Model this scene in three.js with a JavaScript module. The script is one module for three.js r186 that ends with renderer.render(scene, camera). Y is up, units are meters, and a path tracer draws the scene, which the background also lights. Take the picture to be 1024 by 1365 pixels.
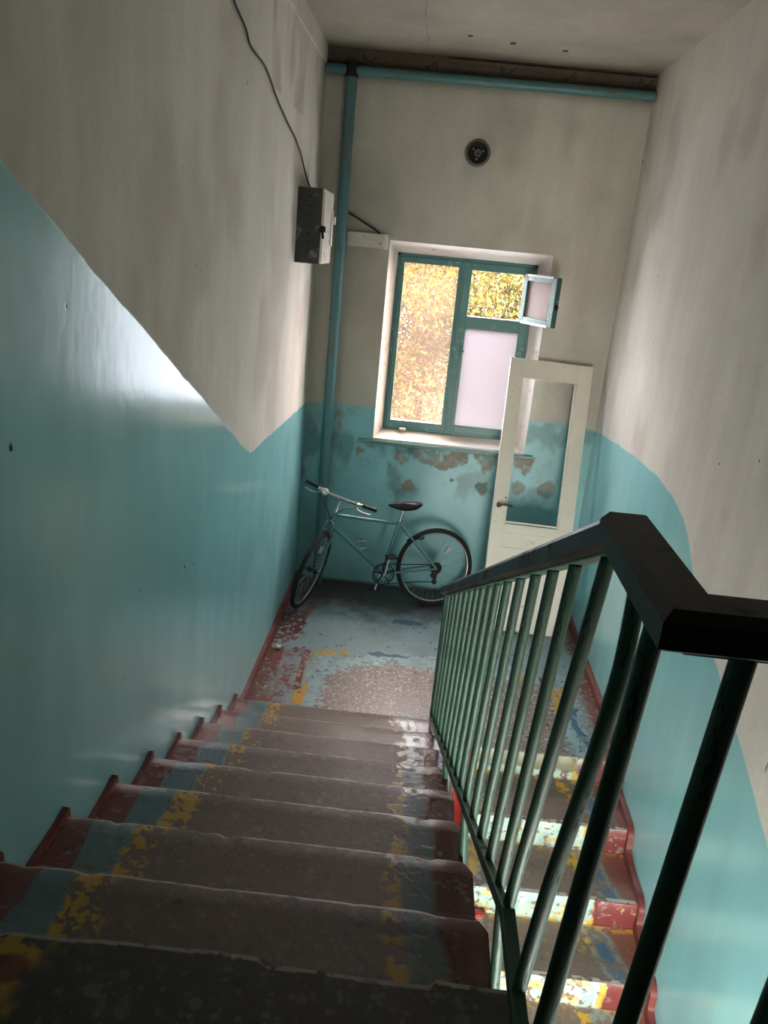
import * as THREE from 'three';
import { RoundedBoxGeometry } from 'three/addons/geometries/RoundedBoxGeometry.js';
import { RectAreaLightUniformsLib } from 'three/addons/lights/RectAreaLightUniformsLib.js';
import { mergeGeometries, toCreasedNormals } from 'three/addons/utils/BufferGeometryUtils.js';

// ---------------------------------------------------------------- camera, sky, sun, exposure
const scene = new THREE.Scene();
const camera = new THREE.PerspectiveCamera(2 * Math.atan(682.5 / 1072.8) * 180 / Math.PI, 1024 / 1365, 0.05, 200);
camera.position.set(0.939, 2.853, 6.609);
{
  const R = Math.PI / 180, pitch = 18.177 * R, yaw = -1.797 * R, roll = -5.411 * R;
  camera.rotation.order = 'YXZ';
  camera.rotation.set(-pitch, -yaw, -roll);
}
scene.add(camera);
const renderer = new THREE.WebGLRenderer({ antialias: true });
renderer.toneMapping = THREE.LinearToneMapping;
renderer.toneMappingExposure = 1.8;
renderer.shadowMap.enabled = true;
{ // pale overcast sky, a little cooler overhead
  const W = 64, H = 32, d = new Float32Array(W * H * 4);
  for (let j = 0; j < H; j++) for (let i = 0; i < W; i++) {
    const e = Math.max(0, (j + 0.5) / H * 2 - 1), k = (j * W + i) * 4;
    d[k] = 1.0 - 0.06 * e; d[k + 1] = 0.99 - 0.01 * e; d[k + 2] = 0.97 + 0.08 * e; d[k + 3] = 1;
  }
  const t = new THREE.DataTexture(d, W, H, THREE.RGBAFormat, THREE.FloatType);
  t.mapping = THREE.EquirectangularReflectionMapping; t.magFilter = THREE.LinearFilter; t.needsUpdate = true;
  scene.background = t; scene.backgroundIntensity = 12;
}
// daylight that comes in at the window and at the open entrance below
RectAreaLightUniformsLib.init();
const windowLight = new THREE.RectAreaLight(0xeaf2ff, 3.0, 1.0, 1.3);
windowLight.position.set(1.2, 2.12, -0.06); windowLight.lookAt(1.2, 2.12, 3); scene.add(windowLight);
const addedSkyLight = new THREE.RectAreaLight(0xe8f1ff, 20, 6.0, 1.6);   // unseen area lamp added outside, standing in for the open sky
addedSkyLight.position.set(1.2, 3.7, -1.3); addedSkyLight.lookAt(1.2, 0.6, 1.8); scene.add(addedSkyLight);
const entranceLight = new THREE.RectAreaLight(0xfff8ee, 8, 1.05, 2.3);
entranceLight.position.set(1.82, -0.3, 6.2); entranceLight.lookAt(1.82, -0.3, 0); scene.add(entranceLight);

// ---------------------------------------------------------------- helpers
function rng(seed) { let s = seed >>> 0; return () => { s = (s + 0x6D2B79F5) >>> 0; let t = s; t = Math.imul(t ^ (t >>> 15), t | 1); t ^= t + Math.imul(t ^ (t >>> 7), t | 61); return ((t ^ (t >>> 14)) >>> 0) / 4294967296; }; }
function h2(x, y) { let n = Math.imul(x, 374761393) + Math.imul(y, 668265263) | 0; n = Math.imul(n ^ (n >>> 13), 1274126177); return ((n ^ (n >>> 16)) >>> 0) / 4294967296; }
function vn(x, y) {
  const xi = Math.floor(x), yi = Math.floor(y), fx = x - xi, fy = y - yi, u = fx * fx * (3 - 2 * fx), v = fy * fy * (3 - 2 * fy);
  const a = h2(xi, yi), b = h2(xi + 1, yi), c = h2(xi, yi + 1), d = h2(xi + 1, yi + 1);
  return a + (b - a) * u + (c - a) * v + (a - b - c + d) * u * v;
}
function fbm(x, y, o = 4) { let s = 0, a = 0.5, t = 0; for (let i = 0; i < o; i++) { s += a * vn(x, y); t += a; a *= 0.5; x = x * 2.03 + 17.1; y = y * 2.03 + 9.7; } return s / t; }
const clamp = (x, a = 0, b = 1) => Math.min(b, Math.max(a, x));
const sstep = (a, b, x) => { const t = clamp((x - a) / (b - a)); return t * t * (3 - 2 * t); };
const mixc = (a, b, t) => [a[0] + (b[0] - a[0]) * t, a[1] + (b[1] - a[1]) * t, a[2] + (b[2] - a[2]) * t];
const mul = (a, k) => [a[0] * k, a[1] * k, a[2] * k];
function pw(pts, x) { if (x <= pts[0][0]) return pts[0][1]; for (let i = 1; i < pts.length; i++) if (x <= pts[i][0]) { const a = pts[i - 1], b = pts[i]; return a[1] + (b[1] - a[1]) * (x - a[0]) / (b[0] - a[0]); } return pts[pts.length - 1][1]; }
// a surface of w x h metres at ppm pixels per metre; fn(u, v) -> {c: sRGB 0..255, r: roughness, b: height 0..1}
function surface(w, h, ppm, fn, bumpScale, extra = {}) {
  const W = Math.round(w * ppm), H = Math.round(h * ppm), col = new Uint8Array(W * H * 4), rb = new Uint8Array(W * H * 4);
  for (let j = 0; j < H; j++) for (let i = 0; i < W; i++) {
    const o = fn((i + 0.5) / W * w, (j + 0.5) / H * h), k = (j * W + i) * 4;
    col[k] = clamp(o.c[0], 0, 255); col[k + 1] = clamp(o.c[1], 0, 255); col[k + 2] = clamp(o.c[2], 0, 255); col[k + 3] = 255;
    rb[k] = clamp(o.b * 255, 0, 255); rb[k + 1] = clamp(o.r * 255, 0, 255); rb[k + 2] = 0; rb[k + 3] = 255;
  }
  const mk = (d, s) => { const t = new THREE.DataTexture(d, W, H); t.magFilter = THREE.LinearFilter; t.minFilter = THREE.LinearMipmapLinearFilter; t.generateMipmaps = true; t.wrapS = t.wrapT = THREE.RepeatWrapping; if (s) t.colorSpace = THREE.SRGBColorSpace; t.needsUpdate = true; return t; };
  const rbt = mk(rb, false);
  return new THREE.MeshStandardMaterial({ map: mk(col, true), roughnessMap: rbt, roughness: 1, metalness: 0, bumpMap: rbt, bumpScale, ...extra });
}
const counts = {};
function numbered(n) { const k = counts[n] = (counts[n] ?? -1) + 1; return k ? `${n}_${String(k).padStart(3, '0')}` : n; }
function finish(m) { m.castShadow = m.receiveShadow = true; return m; }
function merged(g) { if (!Array.isArray(g)) return g; g = g.map(x => { x = x.index ? x.toNonIndexed() : x; for (const k of Object.keys(x.attributes)) if (!['position', 'normal', 'uv'].includes(k)) x.deleteAttribute(k); return x; }); return g.length === 1 ? g[0] : mergeGeometries(g); }
function obj(name, g, m, parent = scene, ud) { const o = finish(new THREE.Mesh(merged(g), m)); o.name = parent === scene ? numbered(name) : name; if (ud) Object.assign(o.userData, ud); parent.add(o); return o; }
function part(name, g, m, parent, ud) { // parts of one thing share plain names, numbered
  const n = parent.children.filter(c => c.userData.base === name).length;
  const o = finish(new THREE.Mesh(merged(g), m)); o.name = n ? `${name}_${String(n).padStart(3, '0')}` : name;
  Object.defineProperty(o.userData, 'base', { value: name, enumerable: false }); if (ud) Object.assign(o.userData, ud); parent.add(o); return o;
}
function struct(name, g, m) { return obj(name, g, m, scene, { kind: 'structure' }); }
function thing(name, label, category, pos = [0, 0, 0], group) { const o = new THREE.Group(); o.name = numbered(name); o.position.set(...pos); o.userData = { label, category }; if (group) o.userData.group = group; scene.add(o); return o; }
function tag(o, label, category, group) { Object.assign(o.userData, { label, category }); if (group) o.userData.group = group; return o; }
// prism: polygon [[a,b]...] swept from t0 to t1; map(a,b,t) -> [x,y,z]; uvf(x,y,z,n) -> [u,v]
function prism(poly, t0, t1, map) {
  const pos = [], tri = THREE.ShapeUtils.triangulateShape(poly.map(p => new THREE.Vector2(p[0], p[1])), []);
  const P = (p, t) => map(p[0], p[1], t), push = (a, b, c) => pos.push(...a, ...b, ...c);
  for (const [a, b, c] of tri) { push(P(poly[a], t1), P(poly[b], t1), P(poly[c], t1)); push(P(poly[c], t0), P(poly[b], t0), P(poly[a], t0)); }
  for (let i = 0; i < poly.length; i++) { const a = poly[i], b = poly[(i + 1) % poly.length]; push(P(a, t0), P(b, t0), P(b, t1)); push(P(a, t0), P(b, t1), P(a, t1)); }
  const g = new THREE.BufferGeometry(); g.setAttribute('position', new THREE.Float32BufferAttribute(pos, 3));
  g.computeVertexNormals(); g.setAttribute('uv', new THREE.Float32BufferAttribute(new Float32Array(pos.length / 3 * 2), 2));
  return fixWinding(g);
}
function fixWinding(g) { // outward by signed volume
  const p = g.attributes.position.array; let v = 0;
  for (let i = 0; i < p.length; i += 9) v += p[i] * (p[i + 4] * p[i + 8] - p[i + 5] * p[i + 7]) - p[i + 1] * (p[i + 3] * p[i + 8] - p[i + 5] * p[i + 6]) + p[i + 2] * (p[i + 3] * p[i + 7] - p[i + 4] * p[i + 6]);
  if (v < 0) { for (let i = 0; i < p.length; i += 9) for (let k = 0; k < 3; k++) { const t = p[i + 3 + k]; p[i + 3 + k] = p[i + 6 + k]; p[i + 6 + k] = t; } const u = g.attributes.uv?.array; if (u) for (let i = 0; i < u.length; i += 6) for (let k = 0; k < 2; k++) { const t = u[i + 2 + k]; u[i + 2 + k] = u[i + 4 + k]; u[i + 4 + k] = t; } g.computeVertexNormals(); }
  return g;
}
function setUV(g, f) { const p = g.attributes.position, u = new Float32Array(p.count * 2); for (let i = 0; i < p.count; i++) { const r = f(p.getX(i), p.getY(i), p.getZ(i)); u[2 * i] = r[0]; u[2 * i + 1] = r[1]; } g.setAttribute('uv', new THREE.BufferAttribute(u, 2)); return g; }
function boxUV(g, s = 1) { // metres, by dominant normal
  if (g.index) g = g.toNonIndexed(); const p = g.attributes.position, n = g.attributes.normal, u = new Float32Array(p.count * 2);
  for (let i = 0; i < p.count; i++) { const ax = Math.abs(n.getX(i)), ay = Math.abs(n.getY(i)), az = Math.abs(n.getZ(i)), x = p.getX(i), y = p.getY(i), z = p.getZ(i); const [a, b] = ax > ay && ax > az ? [z, y] : ay > az ? [x, z] : [x, y]; u[2 * i] = a / s; u[2 * i + 1] = b / s; }
  g.setAttribute('uv', new THREE.BufferAttribute(u, 2)); return g;
}
function bx(x0, x1, y0, y1, z0, z1, r = 0) {
  const g = r ? new RoundedBoxGeometry(x1 - x0, y1 - y0, z1 - z0, 2, r) : new THREE.BoxGeometry(x1 - x0, y1 - y0, z1 - z0);
  g.translate((x0 + x1) / 2, (y0 + y1) / 2, (z0 + z1) / 2); return boxUV(g);
}
const V = (a) => new THREE.Vector3(...a);
function bar(a, b, r, seg = 10, r2 = r) { a = V(a); b = V(b); const d = b.clone().sub(a), g = new THREE.CylinderGeometry(r2, r, d.length(), seg); g.applyQuaternion(new THREE.Quaternion().setFromUnitVectors(new THREE.Vector3(0, 1, 0), d.clone().normalize())); g.translate(...a.add(b).multiplyScalar(0.5).toArray()); return g; }
function beam(a, b, w, t, side = [1, 0, 0], r = 0.003) { // rectangular bar: w along side, t across
  a = V(a); b = V(b); const d = b.clone().sub(a), L = d.length(), y = d.clone().normalize(); const x = V(side); x.addScaledVector(y, -x.dot(y)).normalize(); const z = x.clone().cross(y);
  const g = r ? new RoundedBoxGeometry(w, L, t, 2, r) : new THREE.BoxGeometry(w, L, t); g.applyMatrix4(new THREE.Matrix4().makeBasis(x, y, z)); g.translate(...a.clone().add(b).multiplyScalar(0.5).toArray()); return boxUV(g);
}
function tube(pts, r, n = 40, seg = 8) { return new THREE.TubeGeometry(new THREE.CatmullRomCurve3(pts.map(V), false, 'centripetal'), n, r, seg, false); }
function lathe(pts, seg = 24) { return new THREE.LatheGeometry(pts.map(p => new THREE.Vector2(p[0], p[1])), seg); }

// ---------------------------------------------------------------- sizes
const RW = 2.4, CEIL = 4.2, RISE = 0.165;
const LZ = [2.345, 2.738, 3.125, 3.51, 3.89, 4.272, 4.652, 5.028, 5.375];   // noses of the flight up, lowest first
const RZ = [2.32, 2.74, 3.115, 3.48, 3.855, 4.23, 4.605, 4.98, 5.36];       // noses of the flight down, landing first
const TOP = 9 * RISE, LOW = -9 * RISE, LX = 1.235, RX = 1.475, END = 8.6, GATE = 6.25;

// ---------------------------------------------------------------- paints
const TEAL = [148, 207, 211], WHITE = [222, 215, 205], PLASTER = [150, 136, 122];
const dadoL = z => pw([[0, 1.572], [2.17, 1.663], [5.06, 3.076], [9, 3.08]], z);
const dadoR = z => pw([[0, 1.575], [0.7, 1.64], [1.38, 1.692], [1.9, 1.70], [2.2, 1.68], [2.45, 1.63], [2.62, 1.54], [2.75, 1.44], [3.2, 1.22], [3.54, 1.085], [3.8, 0.99], [4.06, 0.865], [5.4, 0.22], [9, 0.2]], z);
function wallPaint(u, y, line, seed, opt = {}) {
  const big = fbm(u * 1.3 + seed, y * 1.1, 4), mid = fbm(u * 6 + seed, y * 4.2 + 3, 4), fine = fbm(u * 60, y * 60 + seed, 2), streak = fbm(u * 9 + seed, y * 0.9 + 5, 3), rough = fbm(u * 22 + seed, y * 17, 3);
  const edge = line + (fbm(u * 7 + seed, 4.1, 3) - 0.5) * 0.018;
  const k = sstep(edge + 0.004, edge - 0.004, y);
  let w = mul(WHITE, 0.93 + 0.11 * (big - 0.5) + 0.08 * (streak - 0.5) + 0.05 * (mid - 0.5) + 0.04 * (fine - 0.5) + 0.055);
  w = mixc(w, [176, 160, 148], 0.35 * sstep(0.55, 0.8, fbm(u * 2.2 + 31 + seed, y * 1.7, 3)));
  let t = mul(TEAL, 0.95 + 0.10 * (big - 0.5) + 0.07 * (streak - 0.5) + 0.05 * (mid - 0.5) + 0.03);
  t = mixc(t, [156, 209, 211], 0.5 * sstep(0.5, 0.8, fbm(u * 1.7 + 71 + seed, y * 2.3, 3)));
  let c = mixc(w, t, k), r = 0.93 - k * (0.735 - 0.06 * (mid - 0.5)), b = 0.5 + (0.30 - 0.20 * k) * (rough - 0.5) + (0.12 - 0.08 * k) * (fine - 0.5) + 0.06 * k + (0.3 - 0.22 * k) * (fbm(u * 3.1 + seed, y * 2.6 + 9, 3) - 0.5);
  if (opt.marks) for (const [mu, my, mr] of opt.marks) { const d = Math.hypot(u - mu, (y - my) * 0.8); if (d < mr) { c = [30, 28, 26]; r = 0.9; b = 0; } }
  return { c, r, b, k, mid, fine };
}
const rnd = rng(11);
const dots = []; for (let i = 0; i < 26; i++) dots.push([0.6 + rnd() * 4.6, 0.5 + rnd() * 2.6, 0.002 + rnd() * 0.003]);
dots.push([4.83, 2.33, 0.009], [3.42, 1.46, 0.008], [3.28, 1.42, 0.007], [2.53, 3.51, 0.006], [0.62, 1.4, 0.005]);
const leftMat = surface(8.85, 6.2, 190, (u, v) => {
  const z = u - 0.25, y = v - 1.9, o = wallPaint(z, y, dadoL(z), 3.7, { marks: dots });
  const crack = 0.20 - (y - 3.27) * 0.17 + 0.012 * (fbm(y * 9, 2, 3) - 0.5);
  if (y > 3.27 && y < 4.07 && Math.abs(z - crack) < 0.006) { o.c = [70, 62, 50]; o.b = 0.1; }
  if (y > 3.6 && z < 2) o.c = mixc(o.c, [150, 140, 120], 0.35 * sstep(0.45, 0.75, fbm(z * 5, y * 2, 3)));
  return o;
}, 0.004);
const rdots = []; for (let i = 0; i < 22; i++) rdots.push([0.2 + rnd() * 4.6, -0.6 + rnd() * 4.2, 0.002 + rnd() * 0.003]);
rdots.push([0.02, 3.62, 0.011]);
const rightMat = surface(8.85, 6.2, 190, (u, v) => {
  const z = u - 0.25, y = v - 1.9, o = wallPaint(z, y, dadoR(z), 13.2, { marks: rdots });
  const cz = 3.92 + 0.02 * Math.sin(y * 22) + 0.05 * (fbm(y * 7, 8, 3) - 0.5);
  if (y > 1.08 && y < 1.5 && Math.abs(z - cz) < 0.004) { o.c = [120, 110, 100]; o.b = 0.2; }
  return o;
}, 0.005);
const blots = [[0.91, 0.94, 0.062, 1.0], [1.54, 0.985, 0.06, 1.0], [1.84, 1.01, 0.068, 0.8], [2.09, 1.02, 0.085, 1.0], [0.74, 1.10, 0.022, 0], [0.36, 1.02, 0.025, 0.4], [0.63, 0.86, 0.03, 0.3], [1.28, 1.02, 0.02, 0]];
const backMat = surface(2.9, 6.4, 300, (u, v) => {
  const x = u - 0.25, y = v - 2, line = pw([[0, 1.572], [2.2, 1.603], [2.4, 1.575]], x), o = wallPaint(x, y, line, 23.9); o.c = mul(o.c, 0.95 + 0.03 * o.k); if (o.k < 0.5) o.c = [o.c[0] * 0.97, o.c[1] * 0.985, o.c[2] * 0.96];
  o.c = mixc(o.c, mul(o.c, 0.8), (1 - o.k) * 0.55 * sstep(0.45, 0.75, fbm(x * 2.4, y * 1.3 + 7, 3)));
  // paint that has come off: below the sill, up the pipe, in round scabs
  let p = 0; const n = fbm(x * 7 + 4, y * 7, 4), n2 = fbm(x * 24, y * 24 + 8, 3);
  const under = sstep(0.42, 0.0, 1.29 - y) * (y < 1.30 ? 1 : 0) * sstep(0.30, 0.5, x) * sstep(2.05, 1.9, x);
  p = Math.max(p, sstep(0.50, 0.68, under * 0.62 + (n - 0.5) * 0.8 + (n2 - 0.5) * 0.5 + 0.02 - 0.9 * Math.max(0, 1.19 - y)));
  const pipe = sstep(0.20, 0.04, Math.abs(x - 0.30)) * sstep(0.55, 0.8, y) * sstep(1.62, 1.5, y);
  p = Math.max(p, sstep(0.53, 0.70, pipe * 0.5 + (fbm(x * 11, y * 5 + 2, 4) - 0.5) * 0.9 + 0.05));
  for (const [bx_, by, br, s] of blots) { const d = Math.hypot(x - bx_, y - by) + (n2 - 0.5) * 0.05; if (s > 0) p = Math.max(p, s * sstep(br, br - 0.022, d)); else if (d < br * 0.6) o.c = [46, 66, 70]; }
  p *= o.k;
  const pl = mixc([182, 164, 146], [146, 132, 120], sstep(0.35, 0.7, n2));
  o.c = mixc(o.c, mixc(mixc(pl, [140, 152, 146], sstep(0.38, 0.6, fbm(x * 16 + 50, y * 16, 3))), [170, 142, 124], sstep(0.45, 0.7, fbm(x * 3 + 50, y * 3, 2)) * 0.7), p * 0.85);
  const scrape = o.k * sstep(0.60, 0.72, fbm(x * 13, y * 9 + 40, 4)) * sstep(0.85, 1.1, y);
  o.c = mixc(o.c, [140, 172, 166], 0.5 * scrape); o.c = mixc(o.c, [60, 96, 98], 0.4 * o.k * sstep(0.56, 0.72, fbm(x * 5 + 9, y * 4 + 60, 4)) * sstep(0.7, 1.0, y));
  o.r = o.r + 0.16 * o.k + p * (0.9 - o.r - 0.16 * o.k); o.b = o.b - 0.35 * p + 0.2 * p * (n2 - 0.5);
  if (y < 0.02) o.c = [120, 150, 146];
  const topBand = (1 - o.k) * sstep(3.95, 4.12, y); o.c = mixc(o.c, [92, 80, 66], 0.75 * topBand);  // upper wall turns darker brown towards the ceiling
  return o;
}, 0.006);
const ceilMat = surface(2.9, 8.85, 150, (u, v) => {
  const x = u - 0.25, z = v - 0.25, n = fbm(x * 3, z * 3 + 6, 4), f = fbm(x * 40, z * 40, 2);
  let c = mul([176, 168, 154], 0.94 + 0.16 * (n - 0.5) + 0.05 * (f - 0.5)); let b = 0.5 + 0.3 * (n - 0.5);
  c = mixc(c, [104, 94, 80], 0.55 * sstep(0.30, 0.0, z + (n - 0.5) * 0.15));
  if (Math.abs(x - 0.74 - 0.01 * Math.sin(z * 5)) < 0.003 && z > 0.35) { c = mul(c, 0.84); b = 0.35; }
  return { c, r: 0.95, b };
}, 0.005);
const speck = (x, z, s, d) => { const i = Math.floor(x * s), j = Math.floor(z * s), q = h2(i + 991, j + 77); if (q > d) return 0; const cx = (i + 0.2 + 0.6 * h2(i, j + 5)) / s, cz = (j + 0.2 + 0.6 * h2(i + 7, j)) / s, rr = (0.18 + 0.3 * h2(i + 3, j + 9)) / s; return Math.hypot((x - cx) * (0.7 + h2(i, j)), z - cz) < rr ? 0.45 + 0.55 * h2(i + 13, j + 1) : 0; };
const RED = [120, 56, 50], BLUE = [146, 168, 174], YEL = [206, 158, 52], PALE = [160, 190, 196], CONC = [124, 107, 98];
function concrete(x, z) { // worn terrazzo-like concrete
  const n = fbm(x * 5, z * 5, 4), f = fbm(x * 70, z * 70, 2); let c = mul(CONC, 0.92 + 0.22 * (n - 0.5) + 0.16 * (f - 0.5));
  const s = Math.max(speck(x, z, 55, 0.35), speck(x + 0.3, z, 24, 0.16)); if (s) c = mixc(c, [186, 172, 160], s * 0.55);
  const h = speck(x + 5, z + 3, 36, 0.06); if (h) c = mul(c, 0.6);
  return { c, r: 0.60 + 0.2 * (n - 0.5), b: 0.5 + 0.2 * (f - 0.5) };
}
function coat(o, col, k, r = 0.34) { o.c = mixc(o.c, col, k); o.r += (r - o.r) * k; o.b += 0.22 * k; return o; }
const floorMat = surface(2.4, 2.4, 500, (x, z) => {
  const n = fbm(x * 12, z * 12, 4), n2 = fbm(x * 34 + 7, z * 34, 3), n3 = fbm(x * 3.5 + 2, z * 3.5, 3), wob = (fbm(x * 6 + 3, z * 6, 3) - 0.5) * 0.09;
  const o = concrete(x, z); o.c = mixc(o.c, [150, 128, 124], 0.6); const s = Math.max(speck(x, z, 62, 0.6), speck(x + 1, z, 34, 0.4)); if (s) o.c = mixc(o.c, [226, 216, 214], s * 0.75);
  o.r = 0.42 + 0.2 * (n - 0.5);
  const zi = pw([[0, 1.78], [0.45, 1.72], [0.6, 1.56], [0.9, 1.46], [1.3, 1.40], [1.9, 1.46], [2.4, 1.5]], x) + wob;   // terrazzo begins
  const out = Math.max(sstep(zi + 0.02, zi - 0.03, z), sstep(0.50, 0.43, x + wob), sstep(2.06, 2.14, x + wob));
  // grey-blue coat of the outer field
  const back = sstep(1.42, 1.30, z + wob);
  coat(o, mixc(BLUE, [126, 148, 154], sstep(0.4, 0.7, n3)), out * (back > 0.5 ? 0.96 : sstep(0.62, 0.42, n2)) , 0.40);
  // light blue flaking rim just inside the lines
  const rim = Math.max(sstep(0.20, 0.02, Math.abs(z - (zi - 0.08))) * (x > 0.35 ? 1 : 0), sstep(0.13, 0.02, Math.abs(x - 0.44)) * (z > 1.35 ? 1 : 0), sstep(0.16, 0.03, Math.abs(x - 2.16 - wob)) * (z > 1.4 ? 1 : 0));
  coat(o, PALE, sstep(0.50, 0.58, rim * 0.42 + (n2 - 0.5) * 1.1 + 0.18) * 0.95, 0.36);
  coat(o, [52, 92, 122], sstep(0.50, 0.60, 0.5 * sstep(0.07, 0.01, Math.abs(z - 1.29 - wob * 0.6)) * sstep(0.5, 0.6, x) * sstep(1.2, 1.0, x) + (n - 0.5) * 0.9 + 0.08) * 0.85);
  coat(o, [48, 84, 116], sstep(0.48, 0.56, 0.52 * sstep(0.10, 0.02, Math.abs(z - 0.72)) * sstep(0.82, 0.95, x) * sstep(1.3, 1.15, x) + (n - 0.5) * 0.9 + 0.05) * 0.8);
  coat(o, [62, 104, 140], sstep(0.52, 0.58, 0.6 * sstep(0.06, 0.01, Math.abs(x - 2.20 - 0.03 * Math.sin(z * 9))) * (z > 1.75 ? 1 : 0) + (n2 - 0.5) * 0.8) * 0.9);
  // dark worn strip by the window wall, reddish
  coat(o, [66, 56, 52], sstep(0.80, 0.28, z + wob + (n - 0.5) * 0.3) * 0.88, 0.5);
  // red line, yellow line
  coat(o, RED, sstep(0.028, 0.016, Math.abs(x - 0.31 + wob * 0.25)) * (z > 1.33 && z < 1.9 ? 1 : 0) * sstep(0.66, 0.52, n2) * 0.95);
  coat(o, YEL, sstep(0.045, 0.030, Math.abs(z - 1.365 + (x - 0.34) * 0.22 + wob * 0.2)) * (x > 0.35 && x < 0.60 ? 1 : 0) * sstep(0.64, 0.50, n2));
  coat(o, [214, 160, 64], sstep(0.050, 0.032, Math.abs(x - 0.335 - (z - 1.6) * 0.03 + wob * 0.2)) * (z > 1.55 && z < 2.07 ? 1 : 0) * sstep(0.60, 0.46, fbm(x * 18, z * 9 + 5, 3)));
  coat(o, YEL, sstep(0.040, 0.028, Math.abs(z - 1.40)) * (x > 1.86 && x < 1.98 ? 1 : 0) * sstep(0.66, 0.52, n2));
  coat(o, RED, sstep(0.06, 0.045, Math.abs(z - 1.42)) * (x > 2.0 && x < 2.09 ? 1 : 0) * sstep(0.62, 0.5, n2));
  coat(o, YEL, sstep(0.048, 0.034, Math.abs(x - 2.10 - (1.75 - z) * 0.08)) * (z > 1.5 && z < 1.92 ? 1 : 0) * sstep(0.66, 0.54, n2));
  // red borders along the walls
  coat(o, mixc(RED, [104, 76, 70], n), sstep(0.17, 0.10, x + wob * 0.8 - 0.10 * sstep(1.3, 1.0, z) + (n - 0.5) * 0.12) * sstep(0.68, 0.46, n2) * (1 - 0.5 * sstep(0.9, 0.5, z)));
  coat(o, mixc([150, 82, 76], [136, 62, 56], n2), sstep(0.30, 0.22, x + wob) * sstep(1.0, 1.25, z) * sstep(0.50, 0.58, fbm(x * 17 + 8, z * 11, 4)) * 0.9);
  coat(o, mixc(BLUE, [140, 118, 128], n3), sstep(0.12, 0.17, x) * sstep(0.29, 0.26, x) * (z > 1.35 ? 1 : 0) * sstep(0.60, 0.45, n2) * 0.8);
  coat(o, mixc(RED, [150, 96, 88], n3), sstep(2.26, 2.32, x + wob * 0.5 + (n - 0.5) * 0.08) * sstep(0.74, 0.56, n2));
  if (speck(x + 2, z + 9, 34, 0.05)) { o.c = mul(o.c, 0.6); o.b = 0.3; }
  o.c = mul(o.c, 0.92 + 0.2 * (n3 - 0.3) * sstep(0.3, 0.7, n));
  if (z > 2.30) o.c = mixc(o.c, [150, 138, 122], 0.5);
  return o;
}, 0.003);
// the flights, unrolled from the lower landing: riser, tread, riser, tread ...
function unroll(Z) { const s = []; let a = 0; for (let i = 0; i < Z.length - 1; i++) { s.push({ r0: a, r1: a + RISE, t0: a + RISE, t1: a + RISE + Z[i + 1] - Z[i], z: Z[i] }); a = s[i].t1; } return { s, len: a }; }
const UL = unroll([...LZ]), UR = unroll([...RZ]);
const seg = (U, v) => { for (const q of U.s) if (v <= q.t1) return q; return U.s[U.s.length - 1]; };
const leftStepMat = surface(1.3, UL.len, 460, (x, v) => {
  const q = seg(UL, v), tread = v > q.t0, o = concrete(x, v), n = fbm(x * 13, v * 13, 4), n2 = fbm(x * 38 + 7, v * 38, 3), i = UL.s.indexOf(q), wob = (fbm(x * 4 + i * 3.1, v * 5, 3) - 0.5) * 0.07, xx = x + wob;
  o.c = mul(mixc(o.c, [122, 96, 84], 0.62), 0.98);
  const chip = sstep(0.80, 0.62, n2);
  coat(o, mixc(RED, [120, 70, 66], n), sstep(0.125, 0.105, xx) * chip * 0.95);
  coat(o, mixc([116, 140, 146], [92, 116, 120], n), sstep(0.10, 0.12, xx) * sstep(0.245, 0.225, xx) * chip * 0.95);
  coat(o, YEL, sstep(0.215, 0.235, xx) * sstep(0.34, 0.31, xx) * sstep(0.56, 0.46, 0.55 * n2 + 0.45 * fbm(x * 90, v * 80 + 3, 2) + 0.45 * (n - 0.5) - 0.01 + (i < 5 ? 0.09 : 0)) * 0.85, 0.42);
  coat(o, [88, 112, 120], sstep(1.00, 1.05, xx) * sstep(1.145, 1.12, xx) * sstep(0.68, 0.56, n2) * 0.85);
  coat(o, YEL, sstep(0.97, 0.99, xx) * sstep(1.05, 1.02, xx) * sstep(0.52, 0.44, n2) * 0.7);
  coat(o, [98, 44, 40], sstep(1.115, 1.135, xx) * sstep(0.86, 0.70, n2) * 0.95);
  if (tread) o.c = mul(o.c, 0.92);
  const near = v - q.t0; if (tread && near < 0.007 + 0.006 * n2) { o.c = mixc(o.c, [190, 174, 164], 0.75 * sstep(0.30, 0.5, n)); o.r = 0.5; }
  if (near > 0.05 && near < 0.2) o.r -= 0.08; // trodden smooth
  return o;
}, 0.003);
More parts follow.
